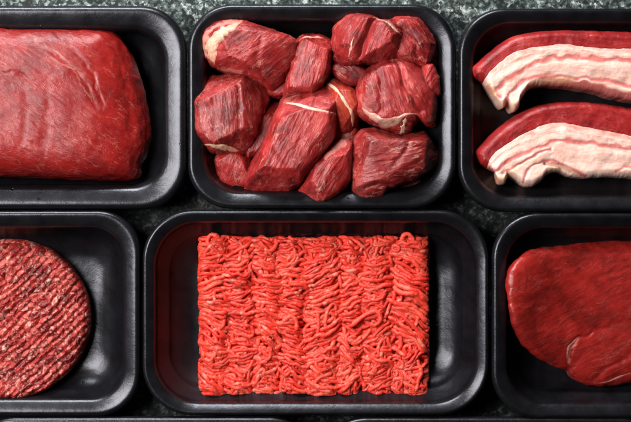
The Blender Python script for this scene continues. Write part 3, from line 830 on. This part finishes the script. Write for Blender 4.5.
def mince():
    rng = np.random.default_rng(11)
    zp = 17.0
    x0, y1 = W(199.5, 237.5, zp); x1, y0 = W(428.5, 394.5, zp)
    k = S * (CAM_H + RIM - zp) / CAM_H
    Wd, Hd = x1 - x0, y1 - y0
    R = 1.3
    ztop = 19.5
    cols = [(213, 35), (240, 33), (266, 29), (292, 30), (322, 39), (351, 27), (377, 35), (410, 40)]   # column centre px, width px
    def centre_shift(yrel, i):    # columns meander
        return 3.2 * vnoise(yrel / 26.0, yrel * 0 + i * 7.7, 0.0, 80) + 1.2 * vnoise(yrel / 9.0, yrel * 0 + i * 3.3, 0.0, 81)
    paths, seeds = [], []
    for layer in range(4):
        for i, (cp, cw) in enumerate(cols):
            cx = (cp - 315.5) * k; hw = cw * k / 2 * (1.06 if layer else 1.0)
            if layer == 3: hw *= 1.1
            y = y1 - rng.uniform(0, 2)
            run = []
            phase = rng.integers(0, 2)
            while y > y0 + 0.5:
                # one pass across the column
                n = 16
                sgn = 1 if phase else -1
                tt = np.linspace(-1, 1, n)
                step = rng.uniform(1.75, 2.4)
                wv = hw * rng.uniform(0.72, 1.2)
                tilt = 1.5 * vnoise(np.array([y / 16.0]), np.array([i * 5.1 + layer * 2.2]), 0.0, 82)[0] * wv * 0.55
                bow = rng.normal(0, 0.8) + 3.6 * vnoise(np.array([y / 22.0]), np.array([i * 4.1]), 0.0, 83)[0]
                xs = cx + sgn * tt * wv + rng.normal(0, 0.5)
                yb = y - step * (0.5 + 0.5 * tt) ** 1.0
                ys = yb + tilt * sgn * tt + bow * (1 - tt ** 2)
                xs = xs + centre_shift(ys - y0, i)
                zz = ztop - layer * 1.9 - (4.5 + 2.0 * vnoise(np.array([y / 20.0]), np.array([i * 2.7]), 0.0, 90)[0]) * np.abs(tt) ** 2.8 + rng.normal(0, 0.75) + 0.5 * np.sin(tt * 5 + rng.uniform(0, 6))
                run.append(np.c_[xs, ys, zz])
                y -= step; phase = 1 - phase
                if rng.random() < (0.22 if layer else 0.16):
                    paths.append(np.vstack(run)); seeds.append(rng.random()); run = []
            if run: paths.append(np.vstack(run)); seeds.append(rng.random())
    # loose curls lying over the rows, denser toward the near edge and the borders
    for q in range(460):
        bx = rng.uniform(x0 + 2, x1 - 2)
        by = y0 + Hd * (rng.uniform(0, 0.33) if rng.random() < 0.45 else (rng.uniform(0.8, 1.0) if rng.random() < 0.45 else rng.uniform(0, 1)))
        n = int(rng.uniform(8, 26)); a = rng.normal(0, 1.1) + (math.pi if rng.random() < .5 else 0); cur = rng.normal(0, 0.22)
        pts = []
        x, y = bx, by
        for s_ in range(n):
            pts.append((x, y, 0)); x += 0.9 * math.cos(a); y += 0.9 * math.sin(a); a += cur + rng.normal(0, 0.10)
        p = np.array(pts)
        dcol = np.min(np.abs(p[:, 0][:, None] - np.array([(c[0] - 315.5) * k for c in cols])[None, :]) / np.array([c[1] * k / 2 for c in cols])[None, :], axis=1)
        p[:, 2] = ztop + 0.4 - 3.0 * np.clip(dcol, 0, 1.1) ** 2.4 - rng.uniform(0, 2.0) + 0.5 * np.sin(np.linspace(0, 3.14, n))
        paths.append(p); seeds.append(rng.random())
    # strands down the four sides
    for q in range(420):
        side = rng.integers(0, 4)
        t = rng.uniform(0, 1)
        n = int(rng.uniform(8, 18)); s_ = np.linspace(-1, 1, n) * n * 0.45
        zb = rng.uniform(5, ztop - 3.5); wig = rng.normal(0, 1.0)
        off = rng.uniform(-1.2, 0.4)
        if side in (0, 1):
            yy = y0 + Hd * t + s_; xx = np.full(n, (x0 + 0.8) if side == 0 else (x1 - 0.8)) + (off if side else -off)
        else:
            xx = x0 + Wd * t + s_; yy = np.full(n, (y0 + 0.8) if side == 2 else (y1 - 0.8)) + (off if side == 3 else -off)
        zz = zb + wig * np.sin(s_ / 3.0 + rng.uniform(0, 6)) + 0 * s_
        paths.append(np.c_[xx, yy, zz]); seeds.append(rng.random())
    out = []
    for p in paths:
        # resample about every 0.8 mm, warp, keep inside the block
        L = np.r_[0, np.cumsum(np.linalg.norm(np.diff(p, axis=0), axis=1))]
        n = max(4, int(L[-1] / 0.75))
        s_ = np.linspace(0, L[-1], n)
        p = np.c_[[np.interp(s_, L, p[:, j]) for j in range(3)]].T
        for _ in range(2):
            if n > 4: p[1:-1] = (p[:-2] + 2 * p[1:-1] + p[2:]) / 4
        a, b = p[:, 0].copy(), p[:, 1].copy()
        p[:, 0] += 1.1 * vnoise(a / 7, b / 7, 0.0, 84) + 0.35 * vnoise(a / 2.6, b / 2.6, 0.0, 86)
        p[:, 1] += 1.9 * vnoise(a / 8, b / 8, 0.0, 85) + 0.75 * vnoise(a / 3.2, b / 3.2, 0.0, 87)
        p[:, 2] += 1.3 * vnoise(a / 13, b / 13, 0.0, 88)
        lim = 1.1 * vnoise(a / 6, b / 6, 0.0, 89)
        p[:, 0] = np.clip(p[:, 0], x0 + R + lim - 0.6, x1 - R + lim + 0.4); p[:, 1] = np.clip(p[:, 1], y0 + R + lim - 0.5, y1 - R + lim + 0.5)
        ed = np.minimum(np.minimum(p[:, 0] - x0, x1 - p[:, 0]), np.minimum(p[:, 1] - y0, y1 - p[:, 1]))
        p[:, 2] -= 2.2 * np.clip(1 - ed / 4.5, 0, 1) ** 2
        p[:, 2] = np.maximum(p[:, 2], 4.8)
        out.append(p)
    V, F, at = strands_mesh(out, R, 8, seeds)
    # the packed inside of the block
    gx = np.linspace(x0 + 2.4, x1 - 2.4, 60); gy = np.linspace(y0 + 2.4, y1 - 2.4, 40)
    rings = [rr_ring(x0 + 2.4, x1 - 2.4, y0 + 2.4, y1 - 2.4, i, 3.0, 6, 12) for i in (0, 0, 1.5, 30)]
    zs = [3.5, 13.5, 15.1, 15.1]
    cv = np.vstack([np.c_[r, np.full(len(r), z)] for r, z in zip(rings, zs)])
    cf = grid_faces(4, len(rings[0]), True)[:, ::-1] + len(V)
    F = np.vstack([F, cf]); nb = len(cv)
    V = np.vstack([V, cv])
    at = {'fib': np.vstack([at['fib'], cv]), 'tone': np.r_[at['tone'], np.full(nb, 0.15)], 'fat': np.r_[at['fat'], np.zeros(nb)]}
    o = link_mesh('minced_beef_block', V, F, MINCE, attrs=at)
    tag(o, 'rectangular block of bright red minced beef in wavy strands', 'minced beef')
    # single strands that stick out of the block
    def loose(px, zs):
        c = catmull(px, 40, False)
        z = np.interp(np.linspace(0, 1, 40), np.linspace(0, 1, len(zs)), zs)
        p = np.c_[(c[:, 0] - 315.5) * k, (211 - c[:, 1]) * k, z + 1.3]
        v, f, a = strands_mesh([p], R * 1.05, 10, [0.85])
        s = link_mesh('meat_strand', v, f, MINCE, parent=o, origin=np.array(o['_org']), attrs=a)
        s.location = (0, 0, 0)
    loose([(352, 325), (360, 318), (370, 312), (378, 312), (380, 320), (374, 325), (370, 322)], [18.5, 20.5, 21.1, 21.1, 20.7, 20.5, 19.5])
    loose([(214, 250), (208, 242), (211, 235), (217, 236), (222, 242)], [16.5, 18, 18.5, 18.5, 16.5])
    loose([(402, 243), (403, 236), (408, 234), (413, 239), (412, 245)], [16.5, 18.5, 19, 18.5, 16.5])
    loose([(404, 386), (408, 393), (408, 399)], [16.5, 13.5, 10.5])
    loose([(283, 322), (290, 316), (296, 320), (297, 330)], [19.5, 20.9, 20.9, 20])
mince()

for o in SC.objects:
    if '_org' in o: del o['_org']
